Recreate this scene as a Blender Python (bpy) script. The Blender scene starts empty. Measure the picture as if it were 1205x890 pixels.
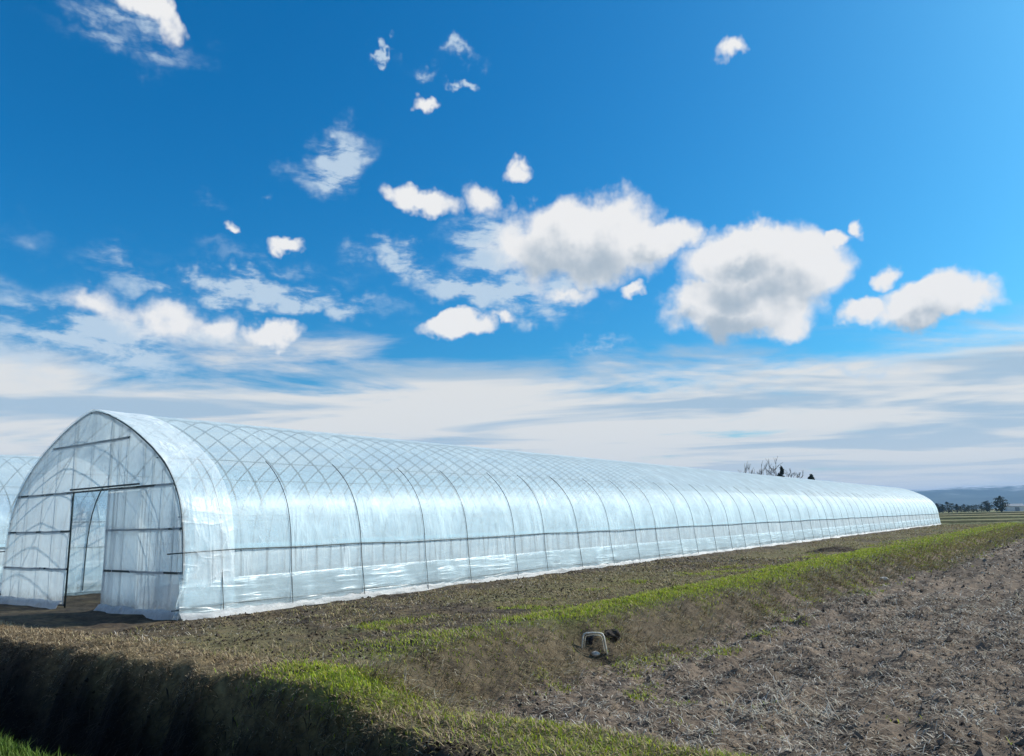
import bpy, math, random
import numpy as np
from mathutils import Matrix, Vector
R = math.radians
rng = np.random.default_rng(7)
random.seed(7)
scene = bpy.context.scene
COL = scene.collection

# ------------------------------------------------------------------ camera
# World axes: +Y runs along the greenhouse, +X to its right, origin at its front right base corner.
F_PX, PITCH, ROLL, YAW = 906.0, 10.47, -1.42, 36.12
CAM = Vector((12.48, -7.52, 1.5))
ya, pi_, ro = R(YAW), R(PITCH), R(ROLL)
fh = Vector((-math.sin(ya), math.cos(ya), 0)); rh = Vector((math.cos(ya), math.sin(ya), 0)); up = Vector((0, 0, 1))
Fv = fh*math.cos(pi_) + up*math.sin(pi_)
Uv = -fh*math.sin(pi_) + up*math.cos(pi_)
R2 = rh*math.cos(ro) + Uv*math.sin(ro)
U2 = -rh*math.sin(ro) + Uv*math.cos(ro)
cam = bpy.data.cameras.new('camera'); cam_o = bpy.data.objects.new('camera', cam); COL.objects.link(cam_o)
cam.sensor_width = 36; cam.lens = F_PX/1205*36; cam.clip_start = .05; cam.clip_end = 60000
m = Matrix((R2, U2, -Fv)).transposed().to_4x4(); m.translation = CAM
cam_o.matrix_world = m
scene.camera = cam_o

# ------------------------------------------------------------------ light
SUN_AZ = 38.0      # degrees right of the greenhouse axis (+Y)
SUN_EL = 36.0
sun = bpy.data.lights.new('sun', 'SUN'); sun_o = bpy.data.objects.new('sun', sun); COL.objects.link(sun_o)
sun.energy = 5.0; sun.angle = R(.53); sun.color = (1, .95, .87)
sd = Vector((math.sin(R(SUN_AZ))*math.cos(R(SUN_EL)), math.cos(R(SUN_AZ))*math.cos(R(SUN_EL)), math.sin(R(SUN_EL))))
sun_o.rotation_euler = sd.to_track_quat('Z', 'Y').to_euler()
sun_o.location = (30, 40, 40)
scene.view_settings.view_transform = 'Standard'; scene.view_settings.look = 'None'
scene.view_settings.exposure = .22; scene.view_settings.gamma = 1; scene.view_settings.use_curve_mapping = False
scene.cycles.transparent_max_bounces = 24
scene.cycles.max_bounces = 8
scene.cycles.use_denoising = True


class NT:
    """small node-tree helper: every method returns an output socket"""
    def __init__(s, tree, dims='3D'): s.dims = dims; s.t = tree; s.n = tree.nodes; s.l = tree.links
    def put(s, sock, v):
        if isinstance(v, bpy.types.NodeSocket): s.l.new(v, sock)
        elif v is not None:
            if hasattr(sock.default_value, '__len__'):
                k = len(sock.default_value)
                v = (v,)*k if isinstance(v, (int, float)) else tuple(v)
                if k == 4 and len(v) == 3: v = v + (1,)
            sock.default_value = v
    def math(s, op, a, b=None, c=None, clamp=False):
        n = s.n.new('ShaderNodeMath'); n.operation = op; n.use_clamp = clamp
        for i, v in enumerate((a, b, c)): s.put(n.inputs[i], v) if v is not None else None
        return n.outputs[0]
    def vec(s, op, a, b=None):
        n = s.n.new('ShaderNodeVectorMath'); n.operation = op
        s.put(n.inputs[0], a)
        if b is not None:
            if op == 'SCALE': s.put(n.inputs[3], b)
            else: s.put(n.inputs[1], b)
        return n.outputs[1] if op in ('LENGTH', 'DOT_PRODUCT', 'DISTANCE') else n.outputs[0]
    def sep(s, v): n = s.n.new('ShaderNodeSeparateXYZ'); s.put(n.inputs[0], v); return n.outputs
    def comb(s, x, y, z):
        n = s.n.new('ShaderNodeCombineXYZ')
        for i, v in enumerate((x, y, z)): s.put(n.inputs[i], v)
        return n.outputs[0]
    def noise(s, v, scale, detail=4, rough=.55, dist=0, color=False):
        n = s.n.new('ShaderNodeTexNoise'); n.noise_dimensions = s.dims; s.put(n.inputs['Vector'], v); s.put(n.inputs['Scale'], scale)
        s.put(n.inputs['Detail'], detail); s.put(n.inputs['Roughness'], rough); s.put(n.inputs['Distortion'], dist)
        return n.outputs[1] if color else n.outputs[0]
    def mapr(s, v, a, b, c=0, d=1, smooth=True):
        n = s.n.new('ShaderNodeMapRange'); n.interpolation_type = 'SMOOTHSTEP' if smooth else 'LINEAR'; n.clamp = True
        for i, q in enumerate((v, a, b, c, d)): s.put(n.inputs[i], q)
        return n.outputs[0]
    def mix(s, f, a, b, blend='MIX'):
        n = s.n.new('ShaderNodeMix'); n.data_type = 'RGBA'; n.blend_type = blend
        s.put(n.inputs[0], f); s.put(n.inputs[6], a); s.put(n.inputs[7], b)
        return n.outputs[2]
    def mapping(s, v, loc=(0, 0, 0), rot=(0, 0, 0), sc=(1, 1, 1), typ='POINT'):
        n = s.n.new('ShaderNodeMapping'); n.vector_type = typ; s.put(n.inputs[0], v)
        n.inputs[1].default_value = loc; n.inputs[2].default_value = rot; n.inputs[3].default_value = sc
        return n.outputs[0]
    def bump(s, h, strength=.3, dist=.02):
        n = s.n.new('ShaderNodeBump'); n.inputs['Strength'].default_value = strength; n.inputs['Distance'].default_value = dist
        s.l.new(h, n.inputs['Height']); return n.outputs[0]


# ------------------------------------------------------------------ sky
def px_dir(x, y):
    """direction of a cloud seen in the photograph -> (azimuth from the camera's heading, elevation)"""
    v = Fv*F_PX + R2*(x-602.5) - U2*(y-445)
    return math.atan2(v.dot(rh), v.dot(fh)), math.atan2(v.z, math.hypot(v.dot(rh), v.dot(fh)))

# cx, cy, rx, ry, strength, tilt (degrees)
CUMULUS = [
    (690, 285, 118, 56, 1.0, 0), (655, 312, 55, 28, .6, 0), (785, 275, 55, 30, .85, 0),
    (900, 322, 112, 56, 1.0, 0), (880, 365, 100, 40, .95, 0), (890, 290, 70, 32, .9, 0), (830, 350, 60, 36, .8, 0),
    (1095, 357, 92, 30, .95, -4), (1042, 330, 26, 20, .8, 0), (1020, 368, 40, 18, .8, 0),
    (497, 240, 52, 20, .8, 5), (578, 238, 34, 24, .66, 25), (610, 203, 28, 15, .66, 0), (863, 57, 26, 17, .62, -25),
    (334, 287, 27, 13, .72, 0), (271, 270, 17, 10, .68, 0), (506, 123, 22, 10, .55, 0), (172, 8, 46, 26, 1.0, 25),
    (190, 372, 125, 34, .50, 8), (110, 356, 60, 22, .44, 0), (255, 383, 50, 26, .58, 0), (320, 389, 44, 16, .66, 0),
    (538, 387, 52, 18, .85, -8), (985, 286, 24, 12, .7, 0), (1010, 270, 12, 16, .6, 0), (746, 342, 24, 11, .65, 0),
    (588, 370, 22, 10, .55, 0), (665, 350, 40, 12, .42, 0),
]
WISPS = [
    (395, 190, 54, 40, 1.0, -28), (300, 345, 190, 22, .9, 5), (225, 335, 130, 22, .7, 10), (565, 335, 130, 30, .95, 14), (480, 305, 80, 20, .75, 8),
    (580, 290, 70, 40, .9, 0), (490, 85, 30, 14, .6, 0), (532, 60, 32, 16, .65, 0), (540, 102, 14, 9, .8, 0), (450, 67, 14, 7, .7, 0),
    (150, 30, 120, 30, .6, 10), (120, 55, 90, 20, .45, 0), (20, 275, 50, 35, .35, 0), (130, 400, 200, 60, .8, 0), (660, 345, 70, 30, .7, 0),
    (330, 310, 200, 16, .35, 3), (700, 408, 60, 12, .5, 0), (1000, 430, 200, 12, .6, -3), (250, 245, 20, 10, .3, 0), (323, 228, 12, 8, .35, 0),
]

def blob(k, q, qr, spec, grow_, smooth):
    """soft ellipse in (azimuth, elevation): 1 in the middle, 0 at its edge"""
    cx, cy, rx, ry, st, tilt = spec
    a, e = px_dir(cx, cy); a1, _ = px_dir(cx+rx, cy); _, e1 = px_dir(cx, cy-ry)
    ix, iy = 1/(max(a1-a, .005)*grow_), 1/(max(e1-e, .004)*grow_)
    v = q
    if tilt:
        c_, s_ = math.cos(R(-tilt)), math.sin(R(-tilt))
        v, (a, e) = (qr(tilt), (a*c_+e*s_, -a*s_+e*c_))
    n = k.n.new('ShaderNodeVectorMath'); n.operation = 'MULTIPLY_ADD'; k.put(n.inputs[0], v); n.inputs[1].default_value = (ix, iy, 0); n.inputs[2].default_value = (-a*ix, -e*iy, 0)
    return k.math('MULTIPLY_ADD', k.vec('LENGTH', n.outputs[0]), -st, st)

def rotator(k, q):
    memo = {}
    def f(tilt):
        if tilt not in memo:
            c_, s_ = math.cos(R(-tilt)), math.sin(R(-tilt))
            memo[tilt] = k.comb(k.vec('DOT_PRODUCT', q, (c_, s_, 0)), k.vec('DOT_PRODUCT', q, (-s_, c_, 0)), 0)
        return memo[tilt]
    return f

def build_cloud_group(blobs, generic=True):
    g = bpy.data.node_groups.new('cloud_density', 'ShaderNodeTree')
    g.interface.new_socket('Vector', in_out='INPUT', socket_type='NodeSocketVector')
    g.interface.new_socket('Warped', in_out='INPUT', socket_type='NodeSocketVector')
    g.interface.new_socket('Thick', in_out='OUTPUT', socket_type='NodeSocketFloat')
    k = NT(g, '2D')
    gi = k.n.new('NodeGroupInput'); go = k.n.new('NodeGroupOutput')
    p = gi.outputs[0]; q = gi.outputs[1]                # (az, el, 0)
    acc = None; qr = rotator(k, q)
    for b in blobs:
        v = blob(k, q, qr, b, 1.34, False)
        acc = k.math('MAXIMUM', 0.0 if acc is None else acc, v)
    if generic:     # the same kind of clouds in the rest of the sky, outside the view
        az, el, _ = k.sep(p)
        out = k.mapr(k.math('ABSOLUTE', az), .62, .85)
        out = k.math('MAXIMUM', out, k.mapr(el, .68, .85))
        gen = k.mapr(k.noise(k.vec('MULTIPLY', p, (1, 1.7, 1)), 2.6, 1, .5), .53, .72, 0, .95, smooth=False)
        gen = k.math('MULTIPLY', gen, k.mapr(el, 1.2, .5))
        acc = k.math('MAXIMUM', acc, k.math('MULTIPLY', gen, out))
    n1 = k.noise(k.vec('ADD', p, (3.1, 1.7, 0)), 17, 6 if generic else 3, .50)
    d = k.math('ADD', acc, k.math('MULTIPLY', k.math('SUBTRACT', n1, .5), .66))
    d = k.math('MULTIPLY', k.mapr(d, .17, .48 if generic else 1.05, 0, 1), k.mapr(acc, .03, .16))
    k.put(go.inputs[0], d)
    return g

def build_world():
    w = bpy.data.worlds.new('World'); scene.world = w; w.use_nodes = True
    t = w.node_tree; t.nodes.clear(); k = NT(t, '2D')
    bg = k.n.new('ShaderNodeBackground'); o = k.n.new('ShaderNodeOutputWorld'); k.l.new(bg.outputs[0], o.inputs[0])
    sky = k.n.new('ShaderNodeTexSky'); sky.sky_type = 'NISHITA'; sky.sun_disc = False
    sky.sun_elevation = R(SUN_EL); sky.sun_rotation = R(SUN_AZ); sky.altitude = 0; sky.air_density = 1.0; sky.dust_density = 1.9; sky.ozone_density = 3.5
    tc = k.n.new('ShaderNodeTexCoord'); D = tc.outputs['Generated']
    x, y, z = k.sep(D)
    fx = k.vec('DOT_PRODUCT', D, tuple(fh)); rx = k.vec('DOT_PRODUCT', D, tuple(rh))
    az = k.math('ARCTAN2', rx, fx); el = k.math('ARCSINE', z)
    p = k.comb(az, el, 0)
    grp = build_cloud_group(CUMULUS); grp2 = build_cloud_group(CUMULUS[:8], False)
    warp0 = k.vec('SUBTRACT', k.noise(p, 13, 4, .62, color=True), (.5, .5, .5))
    def warped(v, amt): return k.vec('MULTIPLY', k.vec('ADD', v, k.vec('SCALE', warp0, amt)), (1, 1, 0))
    def dens(v, grp=grp):
        n = k.n.new('ShaderNodeGroup'); n.node_tree = grp; k.put(n.inputs[0], v); k.put(n.inputs[1], warped(v, .058)); return n.outputs[0]
    d0 = dens(p); d1 = dens(k.vec('ADD', p, (.020, .026, 0)), grp2)
    # wisps and the stratus layer near the horizon: thin, stretched
    q = warped(p, .10); qr = rotator(k, q); acc = None
    for b in WISPS:
        v = blob(k, q, qr, b, 1.3, True)
        acc = k.math('MAXIMUM', 0.0 if acc is None else acc, v)
    acc = k.mapr(acc, 0, 1)
    streak = k.noise(k.mapping(p, (0, 0, 0), (0, 0, R(25)), (9, 26, 1)), 1.6, 5, .62, .15)
    wisp = k.math('MULTIPLY', acc, k.mapr(streak, .3, .68, .1, 1))
    wisp = k.mapr(wisp, .0, .6, 0, .85)
    # stratus, laid out on a flat layer overhead so that it closes up towards the horizon
    zz = k.math('ADD', k.math('MAXIMUM', z, 0), .045)
    pl = k.comb(k.math('DIVIDE', rx, zz), k.math('DIVIDE', fx, zz), 0)
    s1 = k.noise(k.vec('MULTIPLY', pl, (.85, 1.0, 1)), 1.0, 6, .58, .3)
    s2 = k.noise(k.vec('MULTIPLY', pl, (.45, .9, 1)), 1.0, 4, .55, .3)
    ramp = k.mapr(el, .31, .13, -.40, .40, smooth=False)
    cov = k.mapr(k.math('ADD', ramp, s1), .44, .80, 0, .97)
    cov = k.math('MAXIMUM', cov, k.mapr(el, .11, .02, 0, .93))
    # colours
    skyc = k.n.new('ShaderNodeHueSaturation'); k.l.new(sky.outputs[0], skyc.inputs['Color'])
    skyc.inputs['Hue'].default_value = .487; skyc.inputs['Saturation'].default_value = 1.5; skyc.inputs['Value'].default_value = 1.0
    blue = k.mix(1.0, skyc.outputs[0], (.46, 1.20, 1.42), 'MULTIPLY')
    low = k.mix(k.mapr(s2, .37, .56), (4.1, 5.4, 6.6), (7.7, 7.7, 7.5))
    low = k.mix(k.mapr(el, .12, .0, 0, .8), low, (7.5, 7.5, 7.2))
    c1 = k.mix(cov, blue, low)
    c2 = k.mix(wisp, c1, (5.6, 6.8, 7.9))
    sh = k.math('ADD', k.math('MULTIPLY', k.math('SUBTRACT', d1, k.math('MULTIPLY', d0, .1)), 1.0), k.math('MULTIPLY', k.math('SUBTRACT', k.noise(p, 18, 4), .5), .5))
    cc = k.mix(k.mapr(sh, .08, .92), (8.4, 8.4, 8.4), (3.9, 4.7, 5.5))
    c3 = k.mix(d0, c2, cc)
    k.put(bg.inputs[0], c3)
    bg.inputs[1].default_value = .09
    w.cycles.sampling_method = 'MANUAL'; w.cycles.sample_map_resolution = 512
build_world()

# ------------------------------------------------------------------ helpers
def tag(o, label=None, cat=None, group=None, kind=None):
    if label: o['label'] = label
    if cat: o['category'] = cat
    if group: o['group'] = group
    if kind: o['kind'] = kind
    return o

def mesh_np(name, V, Fc, smooth=False):
    """V (n,3); Fc list of int arrays (k, sides)"""
    me = bpy.data.meshes.new(name)
    V = np.asarray(V, dtype=np.float32)
    if isinstance(Fc, np.ndarray): Fc = [Fc]
    Fc = [np.asarray(f, dtype=np.int32) for f in Fc if len(f)]
    me.vertices.add(len(V)); me.vertices.foreach_set('co', V.ravel())
    nl = sum(f.size for f in Fc); nf = sum(len(f) for f in Fc)
    me.loops.add(nl); me.polygons.add(nf)
    me.loops.foreach_set('vertex_index', np.concatenate([f.ravel() for f in Fc]))
    tot = np.concatenate([np.full(len(f), f.shape[1], np.int32) for f in Fc])
    me.polygons.foreach_set('loop_start', np.concatenate([[0], np.cumsum(tot)[:-1]]).astype(np.int32))
    me.update(calc_edges=True); me.validate()
    me.polygons.foreach_set('use_smooth', np.full(nf, smooth))
    return me

def add_color(me, C, name='Col'):
    a = me.color_attributes.new(name, 'FLOAT_COLOR', 'POINT')
    C = np.asarray(C, np.float32)
    if C.shape[1] == 3: C = np.c_[C, np.ones(len(C), np.float32)]
    a.data.foreach_set('color', C.ravel())

def link(name, me, mat, parent=None, loc=None):
    o = bpy.data.objects.new(name, me); COL.objects.link(o)
    if mat is not None and not me.materials: me.materials.append(mat)
    if parent: o.parent = parent
    if loc is not None: o.location = loc
    return o

def empty(name, loc=(0, 0, 0), rz=0):
    o = bpy.data.objects.new(name, None); COL.objects.link(o); o.location = loc; o.rotation_euler = (0, 0, rz); o.empty_display_size = .2
    return o

def tube(path, rad, sides=6, cap=True):
    """V, F for a tube along a polyline"""
    P = np.asarray(path, float); n = len(P)
    rad = np.broadcast_to(np.asarray(rad, float), (n,))
    T = np.gradient(P, axis=0); T /= np.linalg.norm(T, axis=1)[:, None] + 1e-12
    ref = np.array([0, 0, 1.]) if abs(T[:, 2]).mean() < .8 else np.array([0, 1., 0])
    if np.abs(T @ ref).max() > .97: ref = np.array([.31, .93, .2])
    A = np.cross(T, ref); A /= np.linalg.norm(A, axis=1)[:, None]; B = np.cross(T, A)
    th = np.arange(sides)*2*np.pi/sides
    V = (P[:, None] + rad[:, None, None]*(A[:, None]*np.cos(th)[None, :, None] + B[:, None]*np.sin(th)[None, :, None])).reshape(-1, 3)
    i = np.arange(n-1)[:, None]*sides; j = np.arange(sides)[None]; j2 = (j+1) % sides
    Fq = np.stack([i+j, i+j2, i+sides+j2, i+sides+j], -1).reshape(-1, 4)
    fs = [Fq]
    if cap: fs += [np.arange(sides)[None, ::-1], (np.arange(sides)+(n-1)*sides)[None]]
    return V, fs

def merge(parts):
    Vs, by = [], {}
    off = 0
    for V, fs in parts:
        if isinstance(fs, np.ndarray): fs = [fs]
        for f in fs:
            if len(f): by.setdefault(f.shape[1], []).append(np.asarray(f)+off)
        Vs.append(V); off += len(V)
    return np.concatenate(Vs), [np.concatenate(v) for v in by.values()]

def box(c, s):
    c = np.array(c, float); s = np.array(s, float)/2
    V = np.array([[x, y, z] for x in (-1, 1) for y in (-1, 1) for z in (-1, 1)])*s + c
    return V, [np.array([[0, 1, 3, 2], [4, 6, 7, 5], [0, 4, 5, 1], [2, 3, 7, 6], [0, 2, 6, 4], [1, 5, 7, 3]])]

def pipe(name, path, rad, mat, parent, sides=8):
    V, f = tube(path, rad, sides); return link(name, mesh_np(name, V, f, True), mat, parent)

# lattice noise in numpy
def _h(i, j, s):
    n = (i*374761393 + j*668265263 + s*1274126177) & 0x7fffffff
    n = ((n ^ (n >> 13))*1103515245) & 0x7fffffff
    n = ((n ^ (n >> 16))*69069) & 0x7fffffff
    return ((n >> 8) & 0xffff)/65535.0
def vnoise(x, y, seed=0):
    x = np.asarray(x, float); y = np.asarray(y, float)
    i = np.floor(x).astype(np.int64); j = np.floor(y).astype(np.int64); u = x-i; v = y-j
    u = u*u*(3-2*u); v = v*v*(3-2*v)
    return (_h(i, j, seed)*(1-u)+_h(i+1, j, seed)*u)*(1-v) + (_h(i, j+1, seed)*(1-u)+_h(i+1, j+1, seed)*u)*v
def fbm(x, y, seed=0, o=4):
    r = 0; a = .5; t = 0
    for k in range(o):
        r = r + a*vnoise(x*2**k, y*2**k, seed+k*17); t += a; a *= .55
    return r/t
def sstep(a, b, x):
    t = np.clip((np.asarray(x, float)-a)/(b-a), 0, 1); return t*t*(3-2*t)

# ------------------------------------------------------------------ materials
def new_mat(name):
    mt = bpy.data.materials.new(name); mt.use_nodes = True; mt.node_tree.nodes.clear()
    k = NT(mt.node_tree); o = k.n.new('ShaderNodeOutputMaterial'); return mt, k, o
def principled(k, o, col, rough=.8, metal=0, normal=None, spec=.5):
    b = k.n.new('ShaderNodeBsdfPrincipled'); k.put(b.inputs['Base Color'], col); k.put(b.inputs['Roughness'], rough); k.put(b.inputs['Metallic'], metal)
    b.inputs['Specular IOR Level'].default_value = spec
    if normal is not None: k.l.new(normal, b.inputs['Normal'])
    k.l.new(b.outputs[0], o.inputs[0]); return b
def obj_coord(k):
    return k.n.new('ShaderNodeTexCoord').outputs['Object']

def mat_pipe(name, c0, c1, rough=.45, metal=.6):
    mt, k, o = new_mat(name); p = obj_coord(k)
    n = k.noise(p, 9, 5, .6); principled(k, o, k.mix(k.mapr(n, .35, .7), c0, c1), k.mapr(n, .3, .7, rough-.1, rough+.2), metal, k.bump(k.noise(p, 60, 3), .15, .004)); return mt

def mat_film(name, opacity, tint=(.80, .87, .90), trans=.55, gloss=1.0, wr=(2.2, .9, 5), bstr=.5, var=.25, trtint=(.93, .97, .99), rough=.12, fade=None, dirt=0, streak=()):
    """thin polyethylene sheet: see-through, milky, wrinkled, with a gloss on both sides"""
    mt, k, o = new_mat(name); p = obj_coord(k)
    n1 = k.noise(k.vec('MULTIPLY', p, wr), 1.0, 6, .6, 1.2)
    n2 = k.noise(k.vec('MULTIPLY', p, (1, 1, 1)), 9.0, 5, .6, 2.5)
    vor = k.n.new('ShaderNodeTexVoronoi'); vor.feature = 'DISTANCE_TO_EDGE'; k.put(vor.inputs['Vector'], k.vec('ADD', k.vec('MULTIPLY', p, wr), k.vec('SCALE', k.noise(p, 2.5, 3, color=True), 1.3))); vor.inputs['Scale'].default_value = 1.5
    crease = k.mapr(vor.outputs['Distance'], 0, .12, 1, 0)
    hgt = k.math('ADD', k.math('ADD', n1, k.math('MULTIPLY', n2, .10)), k.math('MULTIPLY', crease, .05))
    f = k.math('ADD', opacity, k.math('MULTIPLY', k.math('SUBTRACT', n1, .5), var*1.6)); f = k.math('ADD', f, k.math('MULTIPLY', crease, var*.10), clamp=True)
    for sy, sz, rot, amt in streak:   # pulled folds in the sheet
        st_ = k.noise(k.vec('ADD', k.mapping(p, (0, 0, 0), (R(rot), 0, 0), (1.2, sy, sz)), (3.3, 1.1*rot, 0)), 1.0, 3, .5, .35)
        rg = k.math('POWER', k.math('SUBTRACT', 1, k.math('ABSOLUTE', k.math('MULTIPLY_ADD', st_, 4, -2)), clamp=True), 5)
        rg = k.math('MULTIPLY', rg, k.mapr(k.noise(p, .9, 2), .4, .65))
        f = k.math('ADD', f, k.math('MULTIPLY', rg, amt), clamp=True); hgt = k.math('ADD', hgt, k.math('MULTIPLY', rg, .6))
    if fade:   # dusty sheet that clears unevenly towards its upper edge
        fold = k.noise(k.mapping(p, (0, 0, 0), (R(38), 0, 0), (1, 7, 1.2)), 1.0, 5, .6, .8)
        f = k.math('MULTIPLY', f, k.mapr(k.math('ADD', k.sep(p)[2], k.math('MULTIPLY', k.math('SUBTRACT', fold, .5), .9)), fade[0], fade[1], 1, 0))
    nor = k.bump(hgt, bstr, .05)
    if dirt:   # mud splashed along the foot
        z = k.sep(p)[2]; spl = k.noise(p, 14, 5, .7)
        dm = k.math('MULTIPLY', k.mapr(k.math('ADD', z, k.math('MULTIPLY', spl, -.5)), .12, -.28), dirt)
        tint = k.mix(dm, tint, (.16, .12, .085))
    tr = k.n.new('ShaderNodeBsdfTransparent'); k.put(tr.inputs[0], trtint)
    df = k.n.new('ShaderNodeBsdfDiffuse'); k.put(df.inputs[0], tint); k.l.new(nor, df.inputs['Normal'])
    tl = k.n.new('ShaderNodeBsdfTranslucent'); k.put(tl.inputs[0], tint); k.l.new(nor, tl.inputs['Normal'])
    m1 = k.n.new('ShaderNodeMixShader'); m1.inputs[0].default_value = trans; k.l.new(df.outputs[0], m1.inputs[1]); k.l.new(tl.outputs[0], m1.inputs[2])
    lw = k.n.new('ShaderNodeLayerWeight'); lw.inputs[0].default_value = .35
    f = k.math('ADD', f, k.math('MULTIPLY', k.math('POWER', lw.outputs['Facing'], 2.2), .55), clamp=True)   # longer way through the sheet at a slant
    m2 = k.n.new('ShaderNodeMixShader'); k.put(m2.inputs[0], f); k.l.new(tr.outputs[0], m2.inputs[1]); k.l.new(m1.outputs[0], m2.inputs[2])
    gl = k.n.new('ShaderNodeBsdfGlossy'); gl.inputs['Roughness'].default_value = rough; k.l.new(nor, gl.inputs['Normal'])
    lw2 = k.n.new('ShaderNodeLayerWeight'); lw2.inputs[0].default_value = .5
    g = k.math('MULTIPLY', k.math('MULTIPLY_ADD', k.math('POWER', lw2.outputs['Facing'], 4.5), .8, .05), gloss, clamp=True)
    m3 = k.n.new('ShaderNodeMixShader'); k.put(m3.inputs[0], g); k.l.new(m2.outputs[0], m3.inputs[1]); k.l.new(gl.outputs[0], m3.inputs[2])
    k.l.new(m3.outputs[0], o.inputs[0]); return mt

def mat_attr(name, rough=.85, transl=0., spec=.2, grain=0.):
    """colour of each blade, straw or clod comes with its mesh"""
    mt, k, o = new_mat(name)
    a = k.n.new('ShaderNodeAttribute'); a.attribute_name = 'Col'; c = a.outputs[0]
    if grain: c = k.mix(1.0, c, k.mix(k.noise(obj_coord(k), 40, 4), (.55, .55, .55), (1.4, 1.4, 1.4)), 'MULTIPLY')
    b = principled(k, o, c, rough, 0, None, spec)
    if transl:
        t = k.n.new('ShaderNodeBsdfTranslucent'); k.put(t.inputs[0], c)
        mx = k.n.new('ShaderNodeMixShader'); mx.inputs[0].default_value = transl
        k.l.new(b.outputs[0], mx.inputs[1]); k.l.new(t.outputs[0], mx.inputs[2]); k.l.new(mx.outputs[0], o.inputs[0])
    return mt

def mat_ground(name):
    mt, k, o = new_mat(name)
    a = k.n.new('ShaderNodeAttribute'); a.attribute_name = 'Col'; p = obj_coord(k)
    n = k.noise(p, 7, 8, .68); n2 = k.noise(p, 38, 5, .65)
    f = k.mix(k.mapr(n, .3, .7), (.5, .5, .52), (1.5, 1.45, 1.35)); c = k.mix(1.0, a.outputs[0], f, 'MULTIPLY')
    c = k.mix(k.mapr(n2, .58, .78, 0, .55), c, k.mix(.5, a.outputs[0], (.30, .25, .17)))
    h = k.math('ADD', k.math('MULTIPLY', n, .7), k.math('MULTIPLY', n2, .4))
    principled(k, o, c, .92, 0, k.bump(h, .9, .05), .15); return mt

M = {}
M['pipe'] = mat_pipe('galvanised_pipe', (.075, .10, .11), (.17, .205, .215), .45, .35)
M['frame'] = mat_pipe('dark_steel_frame', (.028, .045, .05), (.07, .095, .10), .5, .3)
M['strap'] = mat_pipe('black_strap', (.012, .016, .02), (.035, .04, .045), .7, 0)
M['roof'] = mat_film('roof_film', .26, (.78, .93, .98), .45, .24, (1.6, .9, 1.6), .30, .16, rough=.38, trtint=(.88, .965, 1), streak=((3.2, .5, 20, .22),))
M['curtain'] = mat_film('curtain_film', .57, (.93, .96, .97), .40, .3, (2.2, 1.3, 1.6), .5, .5, rough=.4, fade=(1.75, 2.35), streak=((3, .5, 0, .4), (2.4, .5, 40, .5), (2.0, .5, -35, .35)))
M['side'] = mat_film('side_film', .53, (.84, .95, .98), .42, .4, (3, 1.0, 3), .3, .3, rough=.3, streak=((3.2, .6, 6, .4),))
M['skirt'] = mat_film('skirt_film', .34, (.80, .94, .98), .42, .55, (.7, .3, 3.2), .5, .5, rough=.28, dirt=.3, fade=(.50, 1.0), streak=((.3, 4.5, 3, .4), (.45, 3.2, -9, .35)))
M['gable'] = mat_film('gable_film', .66, (.92, .96, .98), .52, .3, (1.2, 3, .6), .25, .35, rough=.35, dirt=.5)
M['wrap'] = mat_film('wrap_film', .34, (.90, .96, .98), .4, .35, (1.6, 2.4, .5), .5, .6, rough=.35, streak=((.8, 1.6, 12, .16), (2.0, .5, 25, .3)))
M['hem'] = mat_film('hem_film', .80, (.92, .95, .96), .4, .4, (5, 3, 5), .8, .35, rough=.35, dirt=.35)
M['ground'] = mat_ground('ground_soil')
M['blade'] = mat_attr('grass_blades', .6, .35, .3)
M['dry'] = mat_attr('dry_grass', .8, .2, .2)
M['clod'] = mat_attr('soil_clods', .95, 0, .1, 1)

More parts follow.
